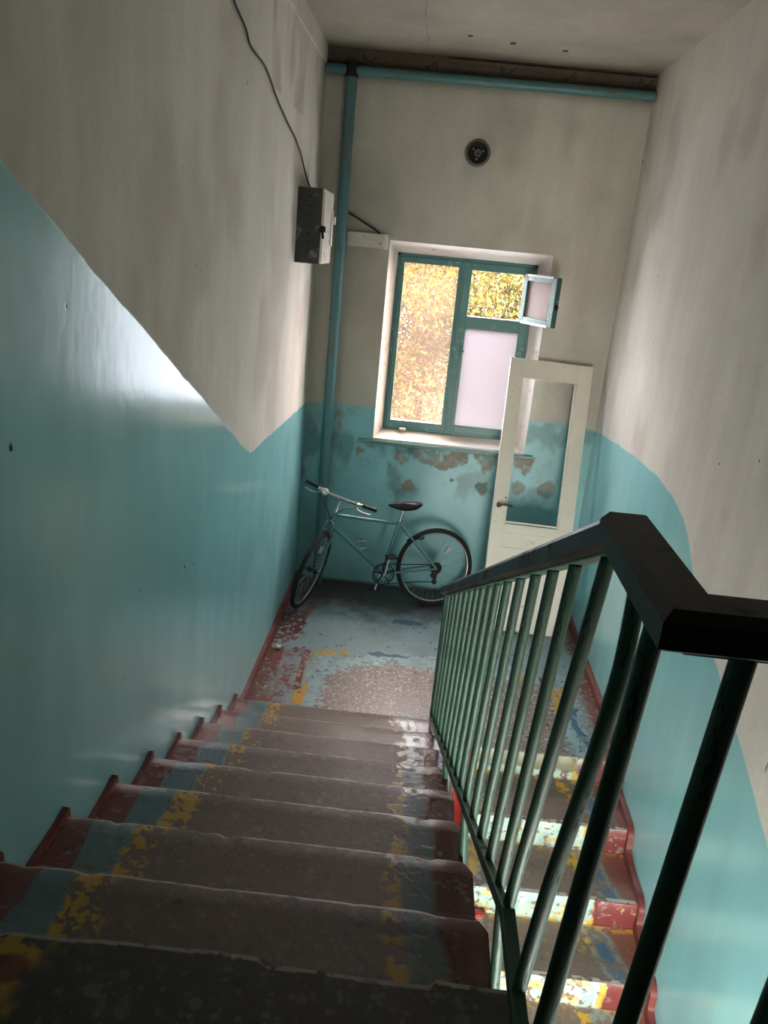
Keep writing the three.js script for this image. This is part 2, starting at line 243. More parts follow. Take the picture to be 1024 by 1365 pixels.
const rightStepMat = surface(0.93, UR.len, 420, (u, v) => {
  const x = u + RX, q = seg(UR, v), tread = v > q.t0, i = UR.s.indexOf(q), o = concrete(x + 3, v), n = fbm(x * 13 + 9, v * 13, 4), n2 = fbm(x * 38 + 3, v * 38, 3), wob = (fbm(x * 4 + i * 2.1, v * 5 + 3, 3) - 0.5) * 0.05, xx = x + wob;
  o.c = mixc(o.c, [126, 106, 92], 0.6);
  if (!tread) {
    const w = mixc([192, 206, 190], [156, 188, 180], sstep(0.4, 0.65, n));
    const y = (v - q.r0) / RISE; // 0 top .. 1 foot (unrolled downward)
    if (i === 0) { coat(o, [128, 128, 98], sstep(0.62, 0.5, y + (n - 0.5) * 0.4)); coat(o, w, sstep(0.55, 0.68, y + (n - 0.5) * 0.3) * sstep(0.66, 0.54, n2)); }
    else coat(o, w, sstep(0.72, 0.60, n2), 0.42);
    coat(o, YEL, sstep(0.84, 0.97, y + (n - 0.5) * 0.4) * sstep(0.46, 0.38, n2) * 0.8);
    coat(o, YEL, sstep(0.62, 0.68, fbm(x * 14, v * 30 + 4, 3)) * 0.5 * (i ? 1 : 0));
    coat(o, [112, 44, 42], sstep(2.135, 2.15, xx + (n2 - 0.5) * 0.05) * sstep(0.76, 0.62, n2) * 0.97);
    coat(o, YEL, sstep(0.022, 0.012, Math.abs(xx - 2.135)) * sstep(0.55, 0.45, n) * 0.8);
  } else {
    const t = (v - q.t0) / (q.t1 - q.t0), bl = 2.13 + 0.12 * t;
    coat(o, mixc([134, 66, 56], [124, 84, 72], n), sstep(bl + 0.06, bl + 0.10, xx) * sstep(0.80, 0.62, n2) * 0.9);
    coat(o, [134, 150, 150], sstep(0.085, 0.05, Math.abs(xx - bl)) * sstep(0.62, 0.48, n2) * 0.75);
    coat(o, [62, 96, 124], sstep(0.052, 0.02, Math.abs(xx - bl)) * sstep(0.15, 0.35, t) * sstep(0.62, 0.50, n2) * 0.9);
    coat(o, YEL, sstep(0.06, 0.03, Math.abs(xx - bl + 0.10)) * sstep(0.62, 0.3, t) * sstep(0.54, 0.46, n2) * 0.9);
    coat(o, mixc(YEL, [150, 132, 84], n), sstep(0.12, 0.02, t + (n - 0.5) * 0.2) * sstep(0.58, 0.48, n2) * 0.8);
    coat(o, [158, 168, 158], sstep(1.62, 1.52, xx) * sstep(0.56, 0.46, n2) * 0.7); coat(o, YEL, sstep(1.56, 1.48, xx) * sstep(0.50, 0.42, fbm(x * 11, v * 11 + 50, 4)) * 0.9);
    if (t > 0.93) coat(o, [214, 214, 200], sstep(0.60, 0.5, n2) * 0.8);
  }
  return o;
}, 0.003);
const landingEdge = x => 5.372 + 0.026 * (fbm(x * 4 + 3, 1, 4) - 0.5) + 0.016 * sstep(0.50, 0.58, fbm(x * 6, 7, 3));
const topFloorMat = surface(2.4, 3.3, 330, (x, v) => {
  const z = v + 5.3, o = concrete(x + 7, z), n = fbm(x * 9 + 4, z * 9, 4), n2 = fbm(x * 36, z * 36, 3);
  o.c = mul(mixc(o.c, [82, 74, 64], 0.6), 0.72); const s = Math.max(speck(x, z, 46, 0.3), speck(x + 2, z, 26, 0.08)); if (s) o.c = mixc(o.c, [132, 124, 112], s * 0.5);
  coat(o, [110, 44, 38], sstep(0.20, 0.14, x + (n - 0.5) * 0.2) * 0.85); coat(o, [186, 142, 44], sstep(0.17, 0.20, x) * sstep(0.36, 0.30, x + (n - 0.5) * 0.2) * sstep(0.62, 0.52, n2) * (z < 5.62 ? 1 : 0.2) * 0.9);
  coat(o, [104, 44, 38], sstep(0.05, 0.03, Math.hypot(x - 0.27, (z - 5.46) * 1.2)) * 0.8);
  if (x < 1.25 && z < landingEdge(x) + 0.006 + 0.008 * n) o.c = mixc(o.c, [186, 170, 160], 0.8 * sstep(0.25, 0.4, n2));
  return o;
}, 0.003);
const lowFloorMat = surface(2.4, 2.4, 150, (x, z) => { const o = concrete(x + 11, z); o.c = mixc(o.c, [170, 160, 148], 0.6); return o; }, 0.003);

// plain painted and metal materials, with a little wear
function paint(rgb, rough, seed, wear, wearRgb, amt = 0.1, ppm = 220, bump = 0.0012) {
  return surface(1, 1, ppm, (u, v) => { // wraps at one metre
    const P = (f, o) => { const a = fbm(u * f + seed, v * f, o), b = fbm((u - 1) * f + seed, v * f, o), c = fbm(u * f + seed, (v - 1) * f, o), d = fbm((u - 1) * f + seed, (v - 1) * f, o); return (a * (1 - u) + b * u) * (1 - v) + (c * (1 - u) + d * u) * v; };
    const n = P(14, 3), f = P(50, 2), k = wear ? sstep(0.60 - wear * 0.2, 0.66 - wear * 0.2, n * 0.6 + f * 0.4) : 0;
    return { c: mixc(mul(rgb, 1 + amt * 2 * (n - 0.5)), wearRgb || rgb, k), r: clamp(rough + 0.2 * (n - 0.5) + k * 0.2), b: 0.5 + 0.5 * (n - 0.5) + 0.3 * (f - 0.5) - 0.3 * k };
  }, bump);
}
const M = {
  reveal: paint([226, 216, 210], 0.75, 2, 0.02, [206, 194, 184], 0.04),
  frame: paint([92, 138, 134], 0.40, 5, 0.06, [132, 162, 154], 0.08),
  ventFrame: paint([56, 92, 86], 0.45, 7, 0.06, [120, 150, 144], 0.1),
  pipe: paint([82, 126, 128], 0.40, 9, 0.10, [110, 96, 84]),
  door: paint([232, 224, 208], 0.45, 14, -0.3, [206, 196, 176], 0.03),
  wood: paint([30, 20, 17], 0.52, 17, 0.1, [26, 19, 17], 0.25),
  steel: paint([62, 94, 78], 0.42, 21, 0.02, [30, 40, 35], 0.16),
  red: paint([176, 44, 30], 0.42, 25, 0.1, [120, 40, 34], 0.15),
  skirt: paint([112, 54, 50], 0.42, 29, 0.12, [120, 84, 78], 0.2),
  boxShadedSide: paint([66, 66, 62], 0.55, 33, 0.2, [120, 120, 114], 0.2),  // cabinet housing: shade of its unlit side put into the dark grey
  boxLitCover: paint([206, 198, 186], 0.5, 37, 0.05, [150, 140, 130]),  // cabinet cover: window light on this face put into the pale colour
  beam: paint([92, 82, 70], 0.95, 41, 0.02, [70, 58, 48], 0.2),
  cream: paint([206, 200, 186], 0.5, 45, 0.05, [170, 160, 146], 0.05),
  white: new THREE.MeshStandardMaterial({ color: 0xe6e2da, roughness: 0.5 }),
  black: new THREE.MeshStandardMaterial({ color: 0x141414, roughness: 0.55 }),
  rubber: new THREE.MeshStandardMaterial({ color: 0x1d1d1c, roughness: 0.8 }),
  chrome: new THREE.MeshStandardMaterial({ color: 0xb9bab8, roughness: 0.25, metalness: 0.95 }),
  alloy: new THREE.MeshStandardMaterial({ color: 0xa9aaa8, roughness: 0.38, metalness: 0.9 }),
  darkMetal: new THREE.MeshStandardMaterial({ color: 0x2c2a28, roughness: 0.45, metalness: 0.7 }),
  bronze: new THREE.MeshStandardMaterial({ color: 0x4a3a30, roughness: 0.3, metalness: 0.85 }),
  bike: new THREE.MeshPhysicalMaterial({ color: 0x548286, roughness: 0.35, metalness: 0.25, clearcoat: 0.6, clearcoatRoughness: 0.2 }),
  wire: new THREE.MeshStandardMaterial({ color: 0x2b241e, roughness: 0.7 }),
  porcelain: new THREE.MeshStandardMaterial({ color: 0x6e6a5e, roughness: 0.35 }),
  outerWall: new THREE.MeshStandardMaterial({ color: 0xb3aea4, roughness: 0.95 }),
};

// ---------------------------------------------------------------- the setting
const wallUV = (g) => setUV(g, (x, y, z) => [(z + 0.25) / 8.85, (y + 1.9) / 6.2]);
struct('wall_left', wallUV(bx(-0.25, 0, -1.9, 4.3, -0.25, 8.6)), leftMat);
struct('wall_right', wallUV(bx(RW, RW + 0.25, -1.9, 4.3, -0.25, 8.6)), rightMat);
{ // window wall, 42 cm thick with a straight opening; the splayed plaster reveals fill its edges
  const X0 = 0.58, X1 = 1.852, Y0 = 1.312, Y1 = 2.905, g = [];
  for (const [a, b, c, d] of [[-0.25, X0, -2, 4.4], [X1, 2.65, -2, 4.4], [X0, X1, -2, Y0], [X0, X1, Y1, 4.4]]) g.push(bx(a, b, c, d, -0.42, 0));
  struct('wall_back', setUV(merged(g), (x, y, z) => [(x + 0.25) / 2.9, (y + 2) / 6.4]), backMat);
  const ix0 = 0.645, ix1 = 1.766, iy0 = 1.385, iy1 = 2.822, d = -0.13;
  const L = [[X0, 0.002], [ix0, d], [ix0, -0.42], [X0, -0.42]], Rr = [[X1, 0.002], [X1, -0.42], [ix1, -0.42], [ix1, d]];
  struct('trim_1', boxUV(prism(L, Y0, Y1, (a, b, t) => [a, t, b])), M.reveal);
  struct('trim_2', boxUV(prism(Rr, Y0, Y1, (a, b, t) => [a, t, b])), M.reveal);
  struct('trim_3', boxUV(prism([[Y1, 0.002], [iy1, d], [iy1, -0.42], [Y1, -0.42]], X0, X1, (a, b, t) => [t, a, b])), M.reveal);
  struct('trim_4', boxUV(prism([[Y0 - 0.004, 0.012], [Y0 + 0.018, 0.012], [iy0, d], [iy0, -0.42], [Y0 - 0.004, -0.42]], X0, X1, (a, b, t) => [t, a, b])), M.reveal);
}
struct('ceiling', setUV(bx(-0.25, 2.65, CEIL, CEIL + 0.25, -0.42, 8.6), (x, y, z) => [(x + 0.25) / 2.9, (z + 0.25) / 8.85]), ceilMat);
{ // dark brown lintel strip under the ceiling, a little proud and sagging to the right
  const poly = [[0, 4.085], [2.4, 4.085], [2.4, 4.2], [0, 4.2]];
  struct('trim_5', boxUV(prism(poly, 0, 0.035, (a, b, t) => [a, b, t])), M.beam);
  struct('trim_6', boxUV(prism([[0.9, 4.155], [2.4, 4.128], [2.4, 4.17], [0.9, 4.18]], 0.03, 0.06, (a, b, t) => [a, b, t])), M.beam);
  struct('trim_7', wallUV(bx(0, 0.014, 4.075, 4.2, 0.07, 8.4)), leftMat);
}
struct('floor', setUV(merged([bx(0, 1.24, -0.2, 0, 0, 2.36), bx(1.24, RW, -0.2, 0, 0, 2.32)]), (x, y, z) => [x / 2.4, z / 2.4]), floorMat);
{ // upper landing: worn, broken edge over the flight; set back beyond the stairwell
  const P = []; for (let i = 0; i <= 90; i++) { const x = 1.245 * i / 90; P.push([x, landingEdge(x)]); }
  P.push([1.245, 5.78], [RW, 5.78], [RW, END], [0, END]);
  const g = prism(P, TOP - 0.2, TOP, (a, b, t) => [a, t, b]);
  struct('floor', setUV(g, (x, y, z) => [x / 2.4, (z - 5.3 + (TOP - y)) / 3.3]), topFloorMat);
}
struct('floor', setUV(bx(0, RW, LOW - 0.25, LOW, 2.2, GATE + 0.3), (x, y, z) => [x / 2.4, z / 2.4]), lowFloorMat);
struct('wall_landing', bx(0, RW, LOW, -0.2, 2.0, 2.2), M.reveal);
struct('wall_rear', bx(-0.25, 2.65, TOP, CEIL, END, END + 0.25), M.outerWall);
struct('wall_entrance', [bx(-0.25, 1.28, LOW - 0.25, TOP - 0.2, GATE, GATE + 0.3), bx(2.36, 2.65, LOW - 0.25, TOP - 0.2, GATE, GATE + 0.3), bx(1.28, 2.36, 0.95, TOP - 0.2, GATE, GATE + 0.3)], M.outerWall);
struct('ground', bx(-30, 30, LOW - 0.45, LOW - 0.25, -40, 40), new THREE.MeshStandardMaterial({ color: 0x3a3226, roughness: 0.95 }));
// low painted upstands along the landing walls
struct('baseboard_left', boxUV(prism([[0, 0], [0.034, 0], [0.030, 0.045], [0.022, 0.055], [0, 0.058]], 0.0, 2.33, (a, b, t) => [a, b, t])), M.skirt);
struct('baseboard_right', boxUV(prism([[RW, 0], [RW - 0.038, 0], [RW - 0.03, 0.035], [RW - 0.016, 0.05], [RW, 0.055]], 0.0, 2.30, (a, b, t) => [a, b, t])), M.skirt);

// ---------------------------------------------------------------- flights of stairs
// cross-section of a step swept across x with a chipped, worn nose; poly: [z, y, wear, s]
function stepGeo(poly, x0, x1, seed, s0, Ulen, width, xoff, wearZ, roundEnd) {
  const nx = 60, pos = [], uv = [], m = poly.length, rows = [];
  for (let i = 0; i <= nx; i++) {
    const x = x0 + (x1 - x0) * i / nx, chip = 0.002 * (fbm(x * 20 + seed, seed, 2) - 0.5) + 0.006 * sstep(0.70, 0.84, fbm(x * 15 + seed * 3, 5, 2)), drop = 0.003 * (fbm(x * 5 + seed, 9, 2) - 0.5);
    const end = roundEnd ? 0.04 * Math.pow(clamp((x - (x1 - 0.03)) / 0.03), 1.5) : 0;
    rows.push(poly.map(([z, y, w, s]) => [[x, y + w * (drop - 0.4 * chip), z + w * (chip + end) * wearZ], [(x - xoff) / width, s / Ulen]]));
  }
  const quad = (a, b, c, d) => { for (const q of [a, b, c, a, c, d]) { pos.push(...q[0]); uv.push(...q[1]); } };
  for (let i = 0; i < nx; i++) for (let j = 0; j < m; j++) { const k = (j + 1) % m; quad(rows[i][j], rows[i + 1][j], rows[i + 1][k], rows[i][k]); }
  const tri = THREE.ShapeUtils.triangulateShape(poly.map(p => new THREE.Vector2(p[0], p[1])), []);
  for (const r of [0, nx]) for (const [a, b, c] of tri) for (const k of r ? [a, c, b] : [a, b, c]) { pos.push(...rows[r][k][0]); uv.push(...rows[r][k][1]); }
  const g = new THREE.BufferGeometry(); g.setAttribute('position', new THREE.Float32BufferAttribute(pos, 3)); g.setAttribute('uv', new THREE.Float32BufferAttribute(uv, 2)); g.computeVertexNormals();
  // outward test on the whole solid
  fixWinding(g); return toCreasedNormals(g, 0.7);
}
const flightUp = thing('stair_flight', 'concrete flight with worn brown treads leading down to the landing with the bicycle', 'stairs', [0, 0, 0]);
for (let i = 0; i < 8; i++) {
  const z = LZ[i], zn = LZ[i + 1], y = (i + 1) * RISE, q = UL.s[i], tb = zn + 0.04;
  const poly = [[z + 0.018, y - RISE - (i ? 0.005 : 0), 0, q.r0], [z + 0.018, y - 0.045, 0.3, q.r1 - 0.045], [z + 0.002, y - 0.034, 1, q.r1 - 0.03], [z, y - 0.008, 1, q.r1 - 0.008], [z + 0.002, y - 0.002, 1, q.r1 - 0.001], [z + 0.008, y, 1, q.t0 + 0.008], [z + 0.06, y - 0.002, 0.2, q.t0 + 0.06], [z + 0.2, y - 0.003, 0, q.t0 + 0.2], [tb, y, 0, q.t1], [tb, y - 0.16, 0, q.t1], [z + 0.018, y - RISE - 0.16, 0, q.r0]];
  part('step', stepGeo(poly, 0.004, LX, i * 7.3 + 1, 0, UL.len, 1.3, 0, 1, true), leftStepMat, flightUp);
}
{ // stepped red upstand along the wall, with a horn at every nose
  const P = [], H = 0.020, F = 0.012; P.push([LZ[0] - F, 0]);
  for (let i = 0; i < 9; i++) { const y = (i + 1) * RISE, z = LZ[i]; P.push([z - F, y + H * 0.55], [z - F + 0.004, y + H], [z - F + 0.012, y + H + 0.008]); if (i < 8) P.push([z + 0.05, y + H * 0.8], [LZ[i + 1] - F, y + H * 0.75]); }
  P.push([LZ[8] + 0.35, TOP + H], [LZ[8] + 0.35, TOP - 0.15], [LZ[0] + 0.1, 0]);
  part('skirting', toCreasedNormals(boxUV(prism(P, 0.003, 0.021, (a, b, t) => [t, b, a])), 0.5), M.skirt, flightUp, { label: 'red painted stepped skirting' });
}
const flightDown = thing('stair_flight', 'concrete flight with pale painted risers going down on the right of the railing', 'stairs', [0, 0, 0]);
for (let i = 0; i < 8; i++) {
  const z = RZ[i], zn = RZ[i + 1], y = -(i + 1) * RISE, q = UR.s[i], qn = UR.s[i + 1];
  const rn = i < 7 ? qn.r0 : q.t1;
  const poly = [[z - 0.02, y + RISE - 0.006, 0.4, q.r0 + 0.006], [z, y + RISE - 0.004, 1, q.r0], [z + 0.006, y + RISE - 0.016, 1, q.r0 + 0.016], [z + 0.004, y + 0.05, 0.5, q.r1 - 0.05], [z + 0.006, y + 0.012, 0.2, q.r1 - 0.012], [z + 0.02, y, 0, q.t0 + 0.02], [z + 0.22, y - 0.005, 0, q.t0 + 0.22], [zn, y, 0.5, q.t1], [zn, y - 0.05, 0, q.t1], [zn, y - RISE - 0.14, 0, q.t1], [z - 0.02, y - 0.14, 0, q.r0]];
  part('step', stepGeo(poly, RX, RW - 0.004, 80 + i * 5.1, 0, UR.len, 0.93, RX, -1, false), rightStepMat, flightDown);
}
{ // smooth wavy upstand along the right wall
  const pts = []; for (let i = 0; i < 8; i++) { const z = RZ[i], y = -i * RISE; pts.push([z - 0.10, y + 0.040], [z - 0.01, y + 0.036], [z + 0.034, y + 0.0], [z + 0.040, y - 0.07], [z + 0.05, y - RISE + 0.075], [z + 0.13, y - RISE + 0.045]); }
  const c = new THREE.CatmullRomCurve3(pts.map(p => new THREE.Vector3(0, p[1], p[0])), false, 'centripetal').getPoints(260), P = c.map(p => [p.z, p.y]);
  P.push([RZ[8], -8 * RISE - 0.2], [RZ[0] - 0.05, -0.25]);
  part('skirting', toCreasedNormals(boxUV(prism(P, RW - 0.034, RW - 0.002, (a, b, t) => [t, b, a])), 0.6), M.skirt, flightDown, { label: 'red painted wavy skirting' });
}
{ // red post in the well between the flights
  const o = thing('post', 'red painted square post standing in the gap between the two flights', 'post', [1.428, LOW, 2.395]);
  part('shaft', bx(-0.04, 0.04, 0, 2.16, -0.034, 0.034, 0.006), M.red, o); part('cap', bx(-0.042, 0.042, 2.155, 2.17, -0.036, 0.036, 0.005), M.red, o);
}

// ---------------------------------------------------------------- railing
{
  const o = thing('stair_railing', 'dark green metal railing with a brown wooden handrail turning at the stair head', 'railing', [0, 0, 0]);
  const xr = z => 1.213 + 0.052 * (z - 2.1) / 3.3, yr = z => pw([[2.2, 0.985], [5.45, 2.505]], z), xb = z => 1.203 + 0.017 * (z - 2.4) / 2.9, yb = z => pw([[2.36, 0.195], [5.325, 1.612], [5.8, 1.612]], z);
  // handrail pieces: sloping, level, and the one that turns along the upper landing
  const prof = (w, h) => { const r = 0.012; return [[-w + r, -h], [w - r, -h], [w, -h + r * 0.6], [w, -r], [w - r, 0], [-w + r, 0], [-w, -r], [-w, -h + r * 0.6]]; };
  const sweep = (A, B, w, h, mitreA = 0, mitreB = 0) => { A = V(A); B = V(B); const d = B.clone().sub(A).normalize(), s = new THREE.Vector3(0, 1, 0).cross(d).normalize(), up = d.clone().cross(s); const L = B.distanceTo(A); return toCreasedNormals(boxUV(prism(prof(w, h), 0, 1, (a, b, t) => A.clone().addScaledVector(d, t * L + a * (t ? mitreB : mitreA)).addScaledVector(s, a).addScaledVector(up, b).toArray())), 0.6); };
  part('handrail', sweep([xr(2.17), yr(2.2) - 0.014, 2.17], [1.265, 2.506, 5.455], 0.0375, 0.05), M.wood, o);
  part('handrail', sweep([1.265, 2.510, 5.45], [1.265, 2.508, 5.762], 0.039, 0.052, 0, -1), M.wood, o);
  part('handrail', sweep([1.265, 2.508, 5.762], [2.398, 2.508, 5.762], 0.039, 0.052, 1, 0), M.wood, o);
  part('rail_strip', [beam([xr(2.25), yr(2.25) - 0.062, 2.25], [1.262, 2.448, 5.45], 0.034, 0.008), beam([1.262, 2.452, 5.44], [1.262, 2.452, 5.76], 0.034, 0.008), beam([1.262, 2.452, 5.762], [2.39, 2.452, 5.762], 0.034, 0.008, [0, 0, 1])], M.steel, o);
  part('lower_bar', [beam([xb(2.36), yb(2.36), 2.36], [xb(5.325), 1.612, 5.325], 0.020, 0.030, [1, 0, 0])], M.steel, o);
  part('lower_bar', [beam([1.22, 1.612, 5.31], [1.221, 1.612, 5.79], 0.028, 0.030)], M.steel, o);
  part('lower_bar', [beam([1.215, 1.612, 5.79], [2.39, 1.612, 5.79], 0.030, 0.028, [0, 1, 0])], M.steel, o);
  const zs = [2.267, 2.464, 2.69, 2.885, 3.106, 3.334, 3.535, 3.716, 3.89, 4.08, 4.25, 4.438, 4.638, 4.834, 5.012, 5.194, 5.398];
  zs.forEach((z, i) => {
    const zb = Math.max(2.375, z - 0.01 - 0.12 * sstep(5.0, 5.4, z) * (i === 16 ? 0.9 : 0.3)), T = [xr(z) - 0.002, yr(z) - 0.06, z], B = [xb(zb) + 0.004, yb(zb) - 0.012, zb];
    part('baluster', bar(B, T, 0.0128, 12), M.steel, o);
  });
  { // one bent baluster near the stair head
    const B = [1.223, 1.60, 5.49], K = [1.262, 2.24, 5.56], T = [1.267, 2.452, 5.56];
    const g = tube([B, [1.238, 1.88, 5.515], [1.256, 2.14, 5.55], K, [1.267, 2.32, 5.562], T], 0.0135, 30, 12); part('baluster', g, M.steel, o, { label: 'bent baluster' });
  }
  part('baluster', bar([1.222, 1.61, 5.655], [1.269, 2.455, 5.66], 0.0148, 14), M.steel, o);
  for (const [a, b] of [[1.279, 1.337], [1.455, 1.513], [1.63, 1.688], [1.81, 1.868], [1.99, 2.05], [2.17, 2.23]]) part('baluster', bar([a, 1.612, 5.785], [b, 2.455, 5.765], 0.0155, 14), M.steel, o);
  // stub posts that tie the lower bar to the side of the steps
  for (const [z, zt] of [[2.45, 2.47], [2.62, 2.66], [3.55, 3.60], [4.42, 4.46], [5.215, 5.235]]) { const y = yb(zt); part('stub_post', bar([1.243, y - 0.30, z], [xb(zt), y + 0.01, zt], 0.012, 12), z < 3 ? M.cream : M.steel, o); }
}

// ---------------------------------------------------------------- window
{
  const o = thing('window_1', 'teal wooden casement window with its small upper vent standing open', 'window', [0, 0, 0]);
  const Z0 = -0.20, Z1 = -0.135;
  const bar_ = (x0, x1, y0, y1, z0 = Z0, z1 = Z1, r = 0.004) => bx(x0, x1, y0, y1, z0, z1, r);
  part('outer_frame', [bar_(0.645, 0.672, 1.385, 2.822, -0.22, -0.145), bar_(1.738, 1.766, 1.385, 2.822, -0.22, -0.145), bar_(0.645, 1.766, 2.796, 2.822, -0.22, -0.145), bar_(0.645, 1.766, 1.385, 1.41, -0.22, -0.145)], M.frame, o);
  const sash = (x0, x1, y0, y1, gx0, gx1, gy0, gy1) => [bar_(x0, gx0, y0, y1), bar_(gx1, x1, y0, y1), bar_(gx0 - 0.002, gx1 + 0.002, y0, gy0), bar_(gx0 - 0.002, gx1 + 0.002, gy1, y1)];
  const L = part('sash', sash(0.672, 1.192, 1.41, 2.796, 0.706, 1.140, 1.468, 2.750), M.frame, o);
  const R = part('sash', [...sash(1.192, 1.738, 1.41, 2.796, 1.250, 1.684, 1.468, 2.738), bar_(1.248, 1.686, 2.285, 2.372)], M.frame, o);
  part('meeting_strip', [bar_(1.168, 1.222, 1.40, 2.80, -0.15, -0.118, 0.006), bar_(1.188, 1.204, 1.40, 2.80, -0.12, -0.108, 0.004)], M.frame, o);
  const pane = (col, rough, dirt) => new THREE.MeshPhysicalMaterial({ color: col, roughness: rough, transmission: 1, thickness: 0, ior: 1.5, ...(dirt || {}) });
  part('pane', bx(0.704, 1.142, 1.466, 2.752, -0.172, -0.168), pane(0xf6e6da, 0.15), L, { label: 'dusty glass pane' });
  part('pane', bx(1.248, 1.686, 1.466, 2.287, -0.172, -0.168), pane(0x8d8788, 1.0), R, { label: 'frosted pinkish glass pane' });
  part('latch', [bx(1.226, 1.238, 2.05, 2.14, -0.135, -0.118, 0.003), bx(1.222, 1.262, 2.088, 2.10, -0.122, -0.108, 0.003)], M.frame, R);
  part('hinge', [bar([0.668, 2.55, -0.132], [0.668, 2.63, -0.132], 0.008), bar([0.668, 1.62, -0.132], [0.668, 1.70, -0.132], 0.008)], M.frame, L);
  part('white_bead', [bx(1.250, 1.684, 2.372, 2.379, -0.19, -0.136), bx(1.678, 1.684, 2.372, 2.738, -0.19, -0.136)], M.reveal, R);
  // open vent, hinged on its right edge, swung well into the room
  const v = new THREE.Group(); v.position.set(1.682, 2.375, -0.130); v.rotation.y = THREE.MathUtils.degToRad(120);
  const W = 0.425, H = 0.372, s = 0.058, t = 0.046;
  const vg = [bx(-W, -W + s, 0, H, -t / 2, t / 2, 0.003), bx(-s, 0, 0, H, -t / 2, t / 2, 0.003), bx(-W + s, -s, 0, s * 0.8, -t / 2, t / 2, 0.003), bx(-W + s, -s, H - s * 0.8, H, -t / 2, t / 2, 0.003)];
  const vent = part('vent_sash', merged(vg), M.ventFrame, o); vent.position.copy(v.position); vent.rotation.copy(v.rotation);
  part('pane', bx(-W + s - 0.003, -s + 0.003, s * 0.8 - 0.003, H - s * 0.8 + 0.003, -0.002, 0.002), pane(0xf3e4e2, 0.72), vent);
  part('white_edge', [bx(-W + s * 0.7, -s * 0.6, H - 0.012, H + 0.004, -t / 2 - 0.008, -t / 2 + 0.004), bx(-W + s * 0.7, -s * 0.6, -0.004, 0.014, -t / 2 - 0.008, -t / 2 + 0.004)], M.reveal, vent);
  part('catch', [bx(-W - 0.014, -W + 0.01, 0.135, 0.175, -0.012, 0.012, 0.003), bx(-W - 0.028, -W - 0.012, 0.15, 0.162, -0.006, 0.006, 0.002)], M.darkMetal, vent);
}
struct('trim_8', boxUV(bx(0.455, 1.925, 1.280, 1.310, -0.01, 0.032, 0.004)), M.frame);
tag(obj('putty_lump', [(() => { const g = new THREE.IcosahedronGeometry(0.022, 2); const p = g.attributes.position; for (let i = 0; i < p.count; i++) { const k = 0.75 + 0.5 * vn(p.getX(i) * 90 + 5, p.getY(i) * 90 + p.getZ(i) * 60); p.setXYZ(i, p.getX(i) * k * 1.4, p.getY(i) * k * 0.7, p.getZ(i) * k); } g.computeVertexNormals(); g.translate(0.82, 1.40, -0.11); return g; })()], M.cream), 'small pale crumpled lump on the window sill', 'litter');

// ---------------------------------------------------------------- pipes, wiring, boxes
{
  const o = thing('heating_pipe', 'teal vertical riser pipe in the left corner with a long horizontal branch under the ceiling', 'pipe', [0.2, 0, 0.08]);
  part('riser', [bar([0, 0, 0], [0, 4.04, 0], 0.042, 20)], M.pipe, o);
  part('branch', [bar([-0.195, 4.045, 0], [2.195, 4.045, 0], 0.035, 18)], M.pipe, o);
  part('collar', [bar([0, 4.0, 0], [0, 4.09, 0], 0.05, 18)], M.darkMetal, o);
  part('clamp', [bar([0, 2.27, 0], [0, 2.30, 0], 0.046, 18), bx(-0.01, 0.01, 2.275, 2.295, -0.08, -0.03)], M.pipe, o);
  part('clamp', [bar([0, 1.02, 0], [0, 1.05, 0], 0.046, 18), bx(-0.01, 0.01, 1.025, 1.045, -0.08, -0.03)], M.pipe, o);
}
{ // metal cabinet on the left wall
  const o = thing('electrical_box', 'grey metal electrical cabinet on the left wall above the pipe corner', 'electrical box', [0, 2.70, 0.97]);
  part('housing', [bx(0, 0.165, 0, 0.478, -0.50, 0, 0.004)], M.boxShadedSide, o);
  for (let i = 0; i < 7; i++) part('vent_hole', [(() => { const g = new THREE.CylinderGeometry(0.0085, 0.0085, 0.006, 14); g.rotateX(Math.PI / 2); g.translate(0.088 - 0.0006 * i, 0.075 + i * 0.058, 0.0015); return boxUV(g); })()], M.black, o);
  const d = part('cover', [bx(0.165, 0.175, 0.002, 0.476, -0.50, 0.002, 0.003), bx(0.175, 0.180, 0.02, 0.46, -0.48, -0.02, 0.003)], M.boxLitCover, o, { label: 'front cover coloured pale as its window lit side' });
  part('handle', [bx(0.158, 0.196, 0.205, 0.245, -0.03, 0.012, 0.006), beam([0.176, 0.225, 0.006], [0.186, 0.165, 0.012], 0.016, 0.012)], M.black, d);
  part('hasp', [bx(0.180, 0.192, 0.12, 0.36, -0.44, -0.38, 0.003), bx(0.192, 0.210, 0.27, 0.32, -0.44, -0.40, 0.003)], M.white, d);
}
tag(obj('cable', tube([[0.012, 4.0, 3.3], [0.012, 3.86, 3.12], [0.012, 3.752, 2.874], [0.013, 3.70, 2.65], [0.012, 3.66, 2.56], [0.014, 3.633, 2.20], [0.016, 3.55, 1.907], [0.013, 3.483, 1.551], [0.014, 3.432, 1.26], [0.012, 3.36, 0.98], [0.014, 3.30, 0.86], [0.03, 3.22, 0.76], [0.05, 3.178, 0.72]], 0.0052, 120, 8), M.wire), 'dark loose cable wandering down the left wall into the grey cabinet', 'cable');
{
  const o = thing('cable_trunking', 'short white plastic cable duct between the pipe and the window', 'cable duct', [0.245, 2.834, 0]);
  part('duct', [bx(0, 0.29, 0, 0.105, 0, 0.034, 0.004)], M.cream, o); part('end_cap', [bx(0.288, 0.318, -0.004, 0.109, 0, 0.038, 0.004)], M.white, o); part('lid_edge', [bx(0, 0.29, 0.100, 0.108, 0.0, 0.038, 0.002)], M.cream, o);
}
